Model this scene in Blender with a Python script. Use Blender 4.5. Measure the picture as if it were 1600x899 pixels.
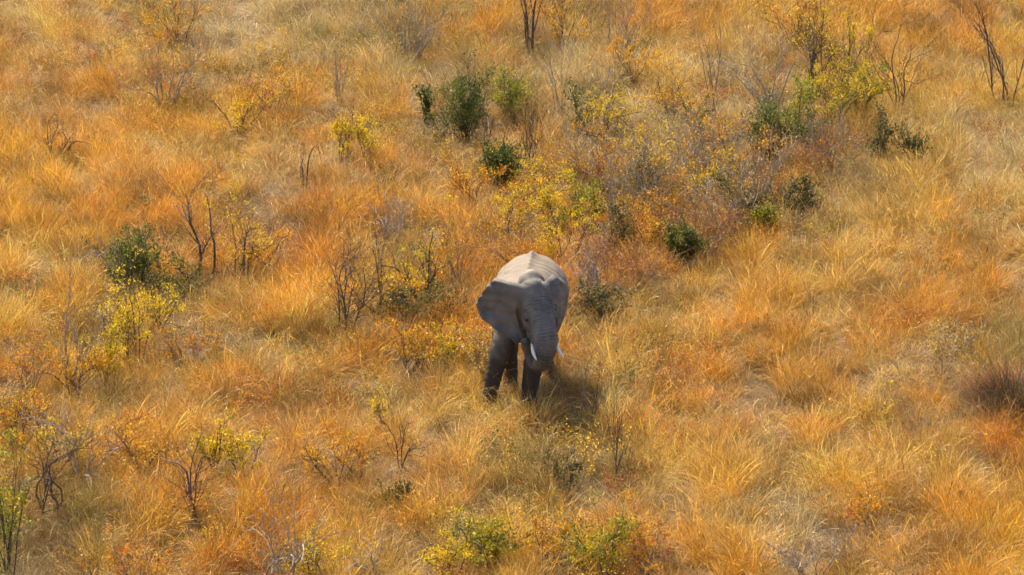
import bpy, math, random
import numpy as np
from mathutils import Vector, Matrix

sc = bpy.context.scene
for o in list(bpy.data.objects):
    bpy.data.objects.remove(o)
COL = sc.collection

# ------------------------------------------------------------------ camera
LENS = 150.0
CAM = np.array([-0.18, -77.0, 25.9])
PITCH = 17.0
cd = bpy.data.cameras.new('camera')
cd.lens = LENS
cd.sensor_width = 36
cd.clip_start = 1.0
cd.clip_end = 8000
cam = bpy.data.objects.new('camera', cd)
COL.objects.link(cam)
cam.location = CAM
cam.rotation_euler = (math.radians(90 - PITCH), 0, 0)
sc.camera = cam

# ------------------------------------------------------------------ sky, sun, exposure
SUN_EL, SUN_AZ = 47.0, 26.0          # azimuth: degrees to the left of straight behind the elephant
w = bpy.data.worlds.new('World')
sc.world = w
w.use_nodes = True
wn = w.node_tree
bg = wn.nodes['Background']
sky = wn.nodes.new('ShaderNodeTexSky')
sky.sky_type = 'NISHITA'
sky.sun_disc = False
sky.sun_elevation = math.radians(SUN_EL)
sky.sun_rotation = math.radians(-SUN_AZ)
sky.dust_density = 2.5
wn.links.new(sky.outputs[0], bg.inputs[0])
bg.inputs[1].default_value = 0.105
sd = bpy.data.lights.new('sun', 'SUN')
sd.energy = 5.0
sd.angle = math.radians(2.5)
sd.color = (1.0, 0.87, 0.63)
sun = bpy.data.objects.new('sun', sd)
COL.objects.link(sun)
e, a = math.radians(SUN_EL), math.radians(SUN_AZ)
sdir = Vector((-math.sin(a) * math.cos(e), math.cos(a) * math.cos(e), math.sin(e)))
sun.rotation_euler = sdir.to_track_quat('Z', 'Y').to_euler()
sun.location = sdir * 120
sc.view_settings.view_transform = 'Standard'
sc.view_settings.look = 'None'
sc.view_settings.gamma = 1
sc.view_settings.use_curve_mapping = False
sc.view_settings.exposure = 1.17
sc.render.engine = 'CYCLES'
sc.cycles.max_bounces = 4
sc.cycles.transmission_bounces = 2
sc.cycles.glossy_bounces = 1
sc.cycles.use_adaptive_sampling = True
sc.cycles.adaptive_threshold = 0.03
sc.cycles.diffuse_bounces = 2
sc.cycles.use_denoising = True

# ------------------------------------------------------------------ helpers
FPX = LENS0 = 150.0 / 36 * 1600     # focal length in photograph pixels
_p = math.radians(PITCH)
RIGHT = np.array([1.0, 0, 0])
FWD = np.array([0, math.cos(_p), -math.sin(_p)])
UP = np.array([0, math.sin(_p), math.cos(_p)])


def ray(px, py):
    return FWD + RIGHT * ((px - 800) / FPX) + UP * ((449.5 - py) / FPX)


def P(px, py, Y):
    """the point in the plane y = Y seen at a pixel of the photograph"""
    r = ray(px, py)
    return CAM + r * ((Y - CAM[1]) / r[1])


def G(px, py):
    """the point of level ground seen at a pixel of the photograph"""
    r = ray(px, py)
    return CAM + r * (-CAM[2] / r[2])


def to_px(x, y, z=0.0):
    d = np.stack([x - CAM[0], y - CAM[1], z - CAM[2] + 0 * x], -1)
    f = d @ FWD
    return 800 + FPX * (d @ RIGHT) / f, 449.5 - FPX * (d @ UP) / f


def _hash(ix, iy, seed):
    h = (ix.astype(np.int64) * 374761393 + iy.astype(np.int64) * 668265263 + seed * 974711) & 0x7fffffff
    h = ((h ^ (h >> 13)) * 1274126177) & 0x7fffffff
    return ((h ^ (h >> 16)) & 0xffff) / 65535.0


def vnoise(x, y, seed=0):
    x = np.asarray(x, float); y = np.asarray(y, float)
    ix, iy = np.floor(x), np.floor(y)
    fx, fy = x - ix, y - iy
    fx = fx * fx * (3 - 2 * fx); fy = fy * fy * (3 - 2 * fy)
    a = _hash(ix, iy, seed); b = _hash(ix + 1, iy, seed)
    c = _hash(ix, iy + 1, seed); d = _hash(ix + 1, iy + 1, seed)
    return (a * (1 - fx) + b * fx) * (1 - fy) + (c * (1 - fx) + d * fx) * fy


def fbm(x, y, seed=0, n=3):
    s, amp, tot = 0, 1.0, 0
    for k in range(n):
        s = s + amp * vnoise(x * 2 ** k, y * 2 ** k, seed + 17 * k)
        tot += amp; amp *= 0.5
    return s / tot


def height(x, y):
    x = np.asarray(x, float); y = np.asarray(y, float)
    m = np.clip((np.hypot(x - 0.2, y - 0.8) - 2.0) / 4.0, 0, 1)
    far = np.clip(1 - (np.abs(y - 15) + np.abs(x)) / 400, 0, 1)
    return ((fbm(x / 5.0, y / 5.0, 3, 3) - 0.5) * 0.7 + (fbm(x / 1.3, y / 1.3, 9, 2) - 0.5) * 0.16) * m * far


def mesh_obj(name, V, F, mat=None, parent=None, smooth=False, cols=None):
    me = bpy.data.meshes.new(name)
    if isinstance(V, np.ndarray): V = V.tolist()
    me.from_pydata(V, [], F)
    if mat: me.materials.append(mat)
    if smooth: me.polygons.foreach_set('use_smooth', [True] * len(me.polygons))
    if cols is not None:
        at = me.attributes.new('tone', 'FLOAT_COLOR', 'POINT')
        c = np.ones((len(V), 4), np.float32); c[:, :3] = cols
        at.data.foreach_set('color', c.ravel())
    me.update()
    o = bpy.data.objects.new(name, me)
    COL.objects.link(o)
    if parent: o.parent = parent
    return o


def catmull(pts, n):
    """smooth curve through rows of pts (any width), n samples"""
    pts = np.asarray(pts, float)
    ext = np.vstack([2 * pts[0] - pts[1], pts, 2 * pts[-1] - pts[-2]])
    out = []
    for t in np.linspace(0, len(pts) - 1, n):
        i = min(int(t), len(pts) - 2); f = t - i
        p0, p1, p2, p3 = ext[i:i + 4]
        out.append(0.5 * (2 * p1 + (p2 - p0) * f + (2 * p0 - 5 * p1 + 4 * p2 - p3) * f * f + (3 * p1 - p0 - 3 * p2 + p3) * f ** 3))
    return np.array(out)


# ------------------------------------------------------------------ materials
def new_mat(name):
    m = bpy.data.materials.new(name)
    m.use_nodes = True
    return m, m.node_tree, m.node_tree.nodes['Principled BSDF']


def plant_mat(name, source, rough=0.6, trans=0.35, warm=1.0):
    """dry blades and leaves: colour from the plant's own tone, some light passes through"""
    m, nt, b = new_mat(name)
    N, L = nt.nodes, nt.links
    if source == 'grass':
        ti = N.new('ShaderNodeAttribute'); ti.attribute_type = 'INSTANCER'; ti.attribute_name = 'tint'
        to = N.new('ShaderNodeAttribute'); to.attribute_name = 'tone'
        mx = N.new('ShaderNodeMix'); mx.data_type = 'RGBA'; mx.blend_type = 'MULTIPLY'
        mx.inputs[0].default_value = 1
        L.new(ti.outputs['Color'], mx.inputs[6]); L.new(to.outputs['Color'], mx.inputs[7])
        col = mx.outputs[2]
    else:
        to = N.new('ShaderNodeAttribute'); to.attribute_name = 'tone'
        col = to.outputs['Color']
    L.new(col, b.inputs['Base Color'])
    b.inputs['Roughness'].default_value = rough
    b.inputs['Specular IOR Level'].default_value = 0.25
    tr = N.new('ShaderNodeBsdfTranslucent')
    L.new(col, tr.inputs['Color'])
    ms = N.new('ShaderNodeMixShader'); ms.inputs[0].default_value = trans
    L.new(b.outputs[0], ms.inputs[1]); L.new(tr.outputs[0], ms.inputs[2])
    L.new(ms.outputs[0], N['Material Output'].inputs['Surface'])
    return m


M_GRASS = plant_mat('dry_grass', 'grass', 0.6, 0.24)
M_LEAF = plant_mat('leaf', 'leaf', 0.5, 0.35)


def bark_mat(name, c1, c2):
    m, nt, b = new_mat(name)
    N, L = nt.nodes, nt.links
    n = N.new('ShaderNodeTexNoise'); n.inputs['Scale'].default_value = 14; n.inputs['Detail'].default_value = 5
    tc = N.new('ShaderNodeTexCoord'); L.new(tc.outputs['Object'], n.inputs['Vector'])
    r = N.new('ShaderNodeValToRGB')
    r.color_ramp.elements[0].position = 0.35; r.color_ramp.elements[0].color = (*c1, 1)
    r.color_ramp.elements[1].position = 0.68; r.color_ramp.elements[1].color = (*c2, 1)
    L.new(n.outputs['Fac'], r.inputs[0]); L.new(r.outputs[0], b.inputs['Base Color'])
    b.inputs['Roughness'].default_value = 0.85
    return m


M_BARK_GREY = bark_mat('grey_bark', (0.20, 0.155, 0.115), (0.44, 0.37, 0.29))
M_BARK_DARK = bark_mat('dark_bark', (0.045, 0.03, 0.024), (0.15, 0.11, 0.09))
M_BARK_TAN = bark_mat('tan_bark', (0.16, 0.11, 0.08), (0.36, 0.26, 0.19))

# ------------------------------------------------------------------ ground
def build_ground():
    xs = np.concatenate([[-3000, -800, -250, -90, -50], np.arange(-34, 34.01, 0.6), [50, 90, 250, 800, 3000]])
    ys = np.concatenate([[-1500, -400, -150, -75, -40], np.arange(-26, 62.01, 0.6), [80, 130, 300, 900, 3500]])
    X, Y = np.meshgrid(xs, ys)
    Z = height(X, Y)
    V = np.stack([X, Y, Z], -1).reshape(-1, 3)
    nx = len(xs)
    F = [(j * nx + i, j * nx + i + 1, (j + 1) * nx + i + 1, (j + 1) * nx + i)
         for j in range(len(ys) - 1) for i in range(nx - 1)]
    m, nt, b = new_mat('savanna_soil')
    N, L = nt.nodes, nt.links
    tc = N.new('ShaderNodeTexCoord')
    n = N.new('ShaderNodeTexNoise'); n.inputs['Scale'].default_value = 0.9; n.inputs['Detail'].default_value = 9
    n.inputs['Roughness'].default_value = 0.7
    L.new(tc.outputs['Object'], n.inputs['Vector'])
    r = N.new('ShaderNodeValToRGB')
    r.color_ramp.elements[0].position = 0.32; r.color_ramp.elements[0].color = (0.055, 0.032, 0.016, 1)
    r.color_ramp.elements[1].position = 0.7; r.color_ramp.elements[1].color = (0.15, 0.085, 0.034, 1)
    L.new(n.outputs['Fac'], r.inputs[0]); L.new(r.outputs[0], b.inputs['Base Color'])
    bp = N.new('ShaderNodeBump'); bp.inputs['Distance'].default_value = 0.08
    L.new(n.outputs['Fac'], bp.inputs['Height']); L.new(bp.outputs[0], b.inputs['Normal'])
    b.inputs['Roughness'].default_value = 0.95
    g = mesh_obj('ground', V, F, m, smooth=True)
    g['kind'] = 'structure'
    return g


build_ground()

#@ELEPHANT
# ------------------------------------------------------------------ elephant
def loft(secs, n=28, caps=True):
    """secs: list of (centre, axis_u, axis_v) -> closed tube of ellipses"""
    V, F = [], []
    th = np.linspace(0, 2 * math.pi, n, endpoint=False)
    for c, u, v in secs:
        V.extend((np.asarray(c)[None] + np.cos(th)[:, None] * np.asarray(u)[None] + np.sin(th)[:, None] * np.asarray(v)[None]).tolist())
    for k in range(len(secs) - 1):
        for i in range(n):
            j = (i + 1) % n
            F.append((k * n + i, k * n + j, (k + 1) * n + j, (k + 1) * n + i))
    F.append(tuple(range(n - 1, -1, -1)))
    F.append(tuple(range((len(secs) - 1) * n, len(secs) * n)))
    return V, F


def tube_path(rows, n=40, sides=24, flat=None):
    """rows: (x, y, z, r_side, r_other); swept along a smooth curve"""
    c = catmull(rows, n)
    pos, ru, rv = c[:, :3], np.maximum(c[:, 3], 0.01), np.maximum(c[:, 4], 0.01)
    tan = np.gradient(pos, axis=0)
    tan /= np.linalg.norm(tan, axis=1)[:, None]
    ref = np.array([1.0, 0, 0])
    secs = []
    for k in range(n):
        u = ref - tan[k] * (ref @ tan[k])
        u /= np.linalg.norm(u)
        ref = u
        v = np.cross(tan[k], u)
        secs.append((pos[k], u * ru[k], v * rv[k]))
    return loft(secs, sides)


def ellipsoid(c, r, tilt=0.0, n=20):
    """c centre, r radii, tilted about the x axis"""
    V, F = [], []
    R = np.array(Matrix.Rotation(tilt, 3, 'X'))
    for k in range(1, n):
        ph = math.pi * k / n
        for i in range(n * 2):
            t = math.pi * i / n
            p = np.array([r[0] * math.sin(ph) * math.cos(t), r[1] * math.sin(ph) * math.sin(t), r[2] * math.cos(ph)])
            V.append((np.asarray(c) + R @ p).tolist())
    m = n * 2
    for k in range(n - 2):
        for i in range(m):
            j = (i + 1) % m
            F.append((k * m + i, (k + 1) * m + i, (k + 1) * m + j, k * m + j))
    F.append(tuple(range(m)))
    F.append(tuple(range((n - 1) * m - 1, (n - 2) * m - 1, -1)))
    return V, F


def ear(inner, outer, thick=0.045, folds=9, amp=0.012, bow=0.06, nu=36, nv=60):
    """inner and outer edges as rows of points, top to bottom; a thick rippled sheet"""
    I = catmull(inner, nv); O = catmull(outer, nv)
    u = np.linspace(0, 1, nu)
    v = np.linspace(0, 1, nv)
    S = I[:, None] * (1 - u)[None, :, None] + O[:, None] * u[None, :, None]
    U, Vv = np.meshgrid(u, v)
    S[..., 1] += bow * np.sin(math.pi * U) * np.sin(math.pi * np.clip(Vv, 0, 1)) \
        + amp * np.sin(Vv * folds * 2 * math.pi + 0.8 * np.sin(Vv * 5)) * np.clip(U - 0.25, 0, 1) ** 1.0 * 1.6
    # outer margin droops and scallops
    S[..., 1] += 0.018 * np.sin(Vv * 23) * U ** 4
    # top margin rolls over backwards
    roll = np.clip(1 - Vv / 0.12, 0, 1)
    S[..., 1] += 0.09 * roll ** 2
    du = np.gradient(S, axis=1); dv = np.gradient(S, axis=0)
    nr = np.cross(du, dv); nr /= np.maximum(np.linalg.norm(nr, axis=2), 1e-6)[..., None]
    th = thick * (1.0 - 0.45 * U)[..., None]
    A = (S + nr * th / 2).reshape(-1, 3); B = (S - nr * th / 2).reshape(-1, 3)
    V = np.vstack([A, B]).tolist()
    m = nu * nv
    F = []
    for j in range(nv - 1):
        for i in range(nu - 1):
            q = (j * nu + i, j * nu + i + 1, (j + 1) * nu + i + 1, (j + 1) * nu + i)
            F.append(q); F.append(tuple(m + k for k in reversed(q)))
    rim = [i for i in range(nu)] + [j * nu + nu - 1 for j in range(1, nv)] + \
          [(nv - 1) * nu + i for i in range(nu - 2, -1, -1)] + [j * nu for j in range(nv - 2, 0, -1)]
    for k in range(len(rim)):
        p, q = rim[k], rim[(k + 1) % len(rim)]
        F.append((q, p, m + p, m + q))
    return V, F


def build_elephant():
    root = bpy.data.objects.new('elephant', None)
    COL.objects.link(root)
    root['label'] = 'grey elephant with short white tusks and spread ears walking through tall dry grass'
    root['category'] = 'elephant'
    parts = []
    # --- torso: sections along the back, (s, half height of spine, centre z, half width, half height)
    yaw = math.radians(6)
    ax = np.array([math.sin(yaw), math.cos(yaw), 0.0]); sx = np.array([math.cos(yaw), -math.sin(yaw), 0.0])
    org = np.array([0.03, 0.28, 0.0])
    rows = np.array([
        # s, zc, rx, rtop, rbot
        (-0.42, 1.98, 0.24, 0.30, 0.40),
        (-0.25, 1.94, 0.40, 0.42, 0.58),
        (0.0, 1.86, 0.53, 0.50, 0.70),
        (0.4, 1.80, 0.65, 0.55, 0.72),
        (0.9, 1.76, 0.725, 0.61, 0.70),
        (1.3, 1.75, 0.735, 0.645, 0.70),
        (1.65, 1.76, 0.71, 0.655, 0.66),
        (1.98, 1.77, 0.60, 0.58, 0.62),
        (2.22, 1.74, 0.42, 0.40, 0.52),
        (2.34, 1.70, 0.18, 0.18, 0.26)])
    V, F = [], []
    n = 56
    R = catmull(rows, 46)
    th = np.linspace(0, 2 * math.pi, n, endpoint=False)
    for s, zc, rx, rt, rb in R:
        c, sn = np.cos(th), np.sin(th)
        rz = np.where(sn > 0, rt, rb)
        spine = 0.055 * np.exp(-((th - math.pi / 2) / 0.10) ** 2) * np.clip((s - 0.2) / 0.8, 0, 1)
        knob = 0.06 * math.exp(-((s - 1.65) / 0.13) ** 2) * np.exp(-((th - math.pi / 2) / 0.11) ** 2)
        shoulder = 0.05 * math.exp(-((s - 0.15) / 0.22) ** 2) * (np.abs(c) > 0.3) * np.abs(c)
        p = org + ax * s + sx * 0
        pts = p[None] + sx[None] * ((rx + shoulder) * c)[:, None]
        pts[:, 2] += zc + rz * sn + spine + knob
        V.extend(pts.tolist())
    for k in range(len(R) - 1):
        for i in range(n):
            j = (i + 1) % n
            F.append((k * n + i, k * n + j, (k + 1) * n + j, (k + 1) * n + i))
    F.append(tuple(range(n - 1, -1, -1))); F.append(tuple(range((len(R) - 1) * n, len(R) * n)))
    parts.append((V, F))
    # --- legs: x, y, z, side radius, fore-and-aft radius
    legs = [
        [(-0.22, 0.36, 1.85, 0.22, 0.28), (-0.30, 0.24, 1.45, 0.24, 0.27), (-0.40, 0.06, 1.10, 0.19, 0.20), (-0.50, 0.0, 0.72, 0.165, 0.175),
         (-0.56, -0.02, 0.42, 0.15, 0.16), (-0.60, -0.03, 0.18, 0.155, 0.165), (-0.61, -0.05, 0.06, 0.18, 0.19), (-0.61, -0.05, 0.0, 0.175, 0.185)],
        [(0.38, 0.36, 1.85, 0.22, 0.28), (0.33, 0.16, 1.45, 0.24, 0.27), (0.26, -0.05, 1.10, 0.20, 0.21), (0.20, -0.13, 0.72, 0.175, 0.18),
         (0.16, -0.16, 0.42, 0.16, 0.165), (0.145, -0.19, 0.18, 0.16, 0.17), (0.14, -0.22, 0.06, 0.185, 0.195), (0.14, -0.22, 0.0, 0.18, 0.19)],
        [(-0.20, 1.80, 1.90, 0.26, 0.40), (-0.24, 1.55, 1.45, 0.27, 0.36), (-0.25, 1.20, 1.05, 0.22, 0.25), (-0.24, 1.02, 0.72, 0.175, 0.19),
         (-0.22, 1.02, 0.42, 0.15, 0.16), (-0.21, 0.94, 0.18, 0.145, 0.155), (-0.21, 0.88, 0.06, 0.165, 0.19), (-0.21, 0.88, 0.0, 0.16, 0.185)],
        [(0.50, 1.90, 1.90, 0.26, 0.40), (0.53, 1.88, 1.45, 0.27, 0.36), (0.52, 1.90, 1.05, 0.22, 0.25), (0.50, 2.02, 0.72, 0.175, 0.19),
         (0.49, 2.14, 0.42, 0.15, 0.16), (0.48, 2.16, 0.18, 0.145, 0.155), (0.48, 2.12, 0.06, 0.165, 0.19), (0.48, 2.12, 0.0, 0.16, 0.185)]]
    for L_ in legs:
        parts.append(tube_path(L_, 40, 26))
    # --- tail
    parts.append(tube_path([(0.30, 2.50, 2.0, 0.06, 0.06), (0.32, 2.66, 1.75, 0.045, 0.045), (0.34, 2.70, 1.35, 0.03, 0.03),
                            (0.30, 2.68, 0.95, 0.025, 0.025), (0.29, 2.66, 0.70, 0.05, 0.03), (0.28, 2.66, 0.55, 0.02, 0.02)], 40, 12))
    # --- neck
    parts.append(tube_path([(0.08, 0.45, 1.90, 0.46, 0.50), (0.12, 0.15, 1.98, 0.37, 0.48), (0.17, -0.08, 2.02, 0.30, 0.44), (0.2, -0.2, 2.0, 0.24, 0.36)], 20, 32))
    # --- skull: crown dome, brow, cheeks, jaw
    parts.append(ellipsoid((0.19, 0.0, 2.36), (0.28, 0.34, 0.36), 0.35))
    parts.append(ellipsoid((0.22, -0.16, 2.27), (0.30, 0.32, 0.36), 0.5))
    parts.append(ellipsoid((0.26, -0.25, 2.12), (0.32, 0.34, 0.36), 0.4))
    parts.append(ellipsoid((0.31, -0.34, 1.90), (0.315, 0.32, 0.40), 0.2))
    parts.append(ellipsoid((0.31, -0.30, 1.58), (0.21, 0.30, 0.22), 0.2))
    for px, py, Y in ((836, 533, -0.72), (866, 531, -0.74)):       # tusk sheaths
        c = P(px, py, Y)
        parts.append(ellipsoid(c, (0.085, 0.12, 0.17), 0.35))
    for px, py, Y in ((822, 495.5, -0.545), (868.3, 492.5, -0.545)):       # brow bone over each eye
        parts.append(ellipsoid(P(px, py, Y), (0.06, 0.085, 0.05), 0.2))
    # --- trunk
    def T(px, py, Y, r, r2=None):
        p = P(px, py, Y)
        return (p[0], p[1], p[2], r, r2 or r)
    trunk = [T(840, 458, -0.20, 0.27, 0.22), T(845, 482, -0.43, 0.27, 0.21), T(848.5, 506, -0.64, 0.245, 0.20),
             T(851, 525, -0.78, 0.235, 0.20), T(852, 545, -0.86, 0.222, 0.19),
             T(849, 560, -0.86, 0.185, 0.17), T(844, 569, -0.74, 0.155, 0.15), T(837, 567, -0.60, 0.135, 0.135),
             T(829, 557, -0.52, 0.115, 0.115), T(824, 546, -0.52, 0.10, 0.10), T(820.5, 537, -0.60, 0.092, 0.092), T(818, 532, -0.66, 0.08, 0.08)]
    parts.append(tube_path(trunk, 70, 32))
    # --- ears
    earA = ear([P(824, 449, -0.40), P(814, 463, -0.36), P(808, 485, -0.28), P(812, 510, -0.24), P(820, 530, -0.26)],
               [P(775, 436, -0.16), P(764, 443, -0.20), P(750, 462, -0.24), P(744, 474, -0.25), P(751, 495, -0.28), P(775, 516, -0.32), P(808, 537, -0.36)], bow=0.08, amp=0.030, folds=7)
    parts.append(earA)
    earB = ear([P(846, 447, -0.42), P(858, 460, -0.38), P(867, 478, -0.30), P(869, 497, -0.24), P(868, 514, -0.22)],
               [P(864, 431, -0.02), P(879, 440, 0.06), P(888.5, 457, 0.10), P(886.5, 478, 0.06), P(881, 500, -0.04), P(872, 522, -0.16)], bow=0.06, amp=0.022)
    parts.append(earB)
    AV, AF = [], []
    for V, F in parts:
        b = len(AV)
        AV.extend(V); AF.extend([tuple(b + i for i in f) for f in F])
    tmp = mesh_obj('body', AV, AF)
    import bmesh
    bm = bmesh.new(); bm.from_mesh(tmp.data)
    bmesh.ops.recalc_face_normals(bm, faces=bm.faces[:])
    bm.to_mesh(tmp.data); bm.free()
    md = tmp.modifiers.new('r', 'REMESH'); md.mode = 'VOXEL'; md.voxel_size = 0.0165; md.adaptivity = 0
    sm = tmp.modifiers.new('s', 'SMOOTH'); sm.factor = 0.5; sm.iterations = 10
    dg = bpy.context.evaluated_depsgraph_get()
    me = bpy.data.meshes.new_from_object(tmp.evaluated_get(dg))
    bpy.data.objects.remove(tmp)
    nv = len(me.vertices)
    co = np.empty(nv * 3); me.vertices.foreach_get('co', co); co = co.reshape(-1, 3)
    no = np.empty(nv * 3); me.vertex_normals.foreach_get('vector', no); no = no.reshape(-1, 3)
    # wrinkles: rings round the trunk and face
    c = catmull(trunk, 200)
    arc = np.concatenate([[0], np.cumsum(np.linalg.norm(np.diff(c[:, :3], axis=0), axis=1))])
    near = np.where((co[:, 1] < 0.1) & (co[:, 0] > -0.1) & (co[:, 0] < 0.75) & (co[:, 2] > 0.8))[0]
    d2 = ((co[near][:, None, :] - c[None, :, :3]) ** 2).sum(-1)
    k = d2.argmin(1); dist = np.sqrt(d2[np.arange(len(near)), k])
    t = arc[k]
    rr = c[k, 3]
    wgt = np.clip(2.0 - dist / np.maximum(rr, 0.02), 0, 1)
    wgt = np.clip(wgt * 1.5, 0, 1) * (0.35 + 0.9 * vnoise(co[near, 0] * 5, co[near, 2] * 6, 8)) * np.clip((t - 0.02) / 0.3, 0.15, 1)
    ph = t / 0.047 * 2 * math.pi + 1.3 * np.sin(t * 11) + 4.5 * vnoise(co[near, 0] * 7, t * 7, 4)
    prof = 1 - np.abs(np.sin(ph / 2)) ** 0.6
    disp = np.zeros(nv)
    disp[near] -= 0.017 * prof * wgt
    # loose skin: broad creases everywhere
    q = vnoise(co[:, 0] * 5 + co[:, 1] * 3, co[:, 2] * 9, 21) + 0.5 * vnoise(co[:, 1] * 11, co[:, 2] * 16 + co[:, 0] * 8, 22)
    disp += (q - 0.75) * 0.022
    crease = np.zeros(nv); crease[near] = np.clip(prof * wgt * 1.3, 0, 1)
    co2 = co + no * disp[:, None]
    me.vertices.foreach_set('co', co2.ravel())
    me.attributes.new('crease', 'FLOAT', 'POINT').data.foreach_set('value', crease.astype(np.float32))
    me.polygons.foreach_set('use_smooth', [True] * len(me.polygons))
    me.update()
    # --- skin
    m, nt, b = new_mat('elephant_skin')
    N, L = nt.nodes, nt.links
    tc = N.new('ShaderNodeTexCoord')
    n1 = N.new('ShaderNodeTexNoise'); n1.inputs['Scale'].default_value = 3.2; n1.inputs['Detail'].default_value = 8; n1.inputs['Roughness'].default_value = 0.62
    L.new(tc.outputs['Object'], n1.inputs['Vector'])
    r = N.new('ShaderNodeValToRGB')
    r.color_ramp.elements[0].position = 0.33; r.color_ramp.elements[0].color = (0.082, 0.078, 0.075, 1)
    r.color_ramp.elements[1].position = 0.68; r.color_ramp.elements[1].color = (0.21, 0.185, 0.164, 1)
    L.new(n1.outputs['Fac'], r.inputs[0])
    # darker brown low on the legs, with a ragged upper edge
    sp = N.new('ShaderNodeSeparateXYZ'); L.new(tc.outputs['Object'], sp.inputs[0])
    n3 = N.new('ShaderNodeTexNoise'); n3.inputs['Scale'].default_value = 6; n3.inputs['Detail'].default_value = 5
    L.new(tc.outputs['Object'], n3.inputs['Vector'])
    ad = N.new('ShaderNodeMath'); ad.operation = 'MULTIPLY_ADD'; ad.inputs[1].default_value = 0.7
    L.new(n3.outputs['Fac'], ad.inputs[0]); L.new(sp.outputs['Z'], ad.inputs[2])
    mr = N.new('ShaderNodeMapRange'); mr.inputs['From Min'].default_value = 1.2; mr.inputs['From Max'].default_value = 1.95
    mr.inputs['To Min'].default_value = 1; mr.inputs['To Max'].default_value = 0
    L.new(ad.outputs[0], mr.inputs['Value'])
    mx = N.new('ShaderNodeMix'); mx.data_type = 'RGBA'
    # less of this brown on the trunk than on the legs
    ym = N.new('ShaderNodeMapRange'); ym.inputs['From Min'].default_value = -0.55; ym.inputs['From Max'].default_value = -0.38
    ym.inputs['To Min'].default_value = 0.45; ym.inputs['To Max'].default_value = 1.0
    L.new(sp.outputs['Y'], ym.inputs['Value'])
    mm = N.new('ShaderNodeMath'); mm.operation = 'MULTIPLY'
    L.new(mr.outputs[0], mm.inputs[0]); L.new(ym.outputs[0], mm.inputs[1])
    # warm sunlit tone painted onto the up-facing back
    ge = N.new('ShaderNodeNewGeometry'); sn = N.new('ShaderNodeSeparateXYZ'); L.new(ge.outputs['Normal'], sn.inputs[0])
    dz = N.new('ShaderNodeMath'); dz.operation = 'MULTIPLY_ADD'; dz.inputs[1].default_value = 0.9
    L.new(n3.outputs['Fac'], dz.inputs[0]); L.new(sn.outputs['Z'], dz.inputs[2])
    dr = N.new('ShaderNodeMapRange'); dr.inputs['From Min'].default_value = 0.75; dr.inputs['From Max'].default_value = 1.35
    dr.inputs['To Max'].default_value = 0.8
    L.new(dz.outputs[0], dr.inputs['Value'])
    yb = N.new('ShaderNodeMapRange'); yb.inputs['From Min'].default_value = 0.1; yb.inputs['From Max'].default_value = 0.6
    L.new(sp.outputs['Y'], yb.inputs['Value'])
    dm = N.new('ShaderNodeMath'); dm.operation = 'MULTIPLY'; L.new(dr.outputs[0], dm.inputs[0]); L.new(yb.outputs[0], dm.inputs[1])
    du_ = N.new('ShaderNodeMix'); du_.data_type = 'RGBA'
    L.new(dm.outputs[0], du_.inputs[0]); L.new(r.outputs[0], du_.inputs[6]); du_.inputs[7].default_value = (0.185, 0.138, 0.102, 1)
    # shade painted into the wrinkle creases of the trunk
    ca = N.new('ShaderNodeAttribute'); ca.attribute_name = 'crease'
    cm = N.new('ShaderNodeMix'); cm.data_type = 'RGBA'
    cs = N.new('ShaderNodeMath'); cs.operation = 'MULTIPLY'; cs.inputs[1].default_value = 0.75
    L.new(ca.outputs['Fac'], cs.inputs[0]); L.new(cs.outputs[0], cm.inputs[0])
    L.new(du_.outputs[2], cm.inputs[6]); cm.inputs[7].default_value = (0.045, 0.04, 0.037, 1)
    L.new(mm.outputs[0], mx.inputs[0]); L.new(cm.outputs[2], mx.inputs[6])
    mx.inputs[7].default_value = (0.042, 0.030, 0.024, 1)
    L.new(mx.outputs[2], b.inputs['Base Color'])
    b.inputs['Roughness'].default_value = 0.78
    b.inputs['Specular IOR Level'].default_value = 0.35
    vo = N.new('ShaderNodeTexVoronoi'); vo.feature = 'DISTANCE_TO_EDGE'; vo.inputs['Scale'].default_value = 26
    mp = N.new('ShaderNodeMapping'); mp.inputs['Scale'].default_value = (1.0, 1.0, 1.7)
    n4 = N.new('ShaderNodeTexNoise'); n4.inputs['Scale'].default_value = 8
    L.new(tc.outputs['Object'], n4.inputs['Vector'])
    vm = N.new('ShaderNodeVectorMath'); vm.operation = 'MULTIPLY_ADD'; vm.inputs[1].default_value = (0.12, 0.12, 0.12)
    L.new(n4.outputs['Color'], vm.inputs[0]); L.new(tc.outputs['Object'], vm.inputs[2])
    L.new(vm.outputs[0], mp.inputs['Vector']); L.new(mp.outputs[0], vo.inputs['Vector'])
    b1 = N.new('ShaderNodeBump'); b1.inputs['Distance'].default_value = 0.02; b1.inputs['Strength'].default_value = 0.22
    L.new(vo.outputs['Distance'], b1.inputs['Height'])
    b2 = N.new('ShaderNodeBump'); b2.inputs['Distance'].default_value = 0.05; b2.inputs['Strength'].default_value = 0.35
    L.new(n1.outputs['Fac'], b2.inputs['Height']); L.new(b1.outputs[0], b2.inputs['Normal'])
    L.new(b2.outputs[0], b.inputs['Normal'])
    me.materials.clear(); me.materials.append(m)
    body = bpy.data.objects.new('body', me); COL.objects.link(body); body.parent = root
    # --- tusks
    mt, ntt, bt = new_mat('ivory')
    nn = ntt.nodes.new('ShaderNodeTexNoise'); nn.inputs['Scale'].default_value = 9
    rr_ = ntt.nodes.new('ShaderNodeValToRGB')
    rr_.color_ramp.elements[0].color = (0.58, 0.50, 0.40, 1); rr_.color_ramp.elements[1].color = (0.86, 0.82, 0.74, 1)
    ntt.links.new(nn.outputs['Fac'], rr_.inputs[0]); ntt.links.new(rr_.outputs[0], bt.inputs['Base Color'])
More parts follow.
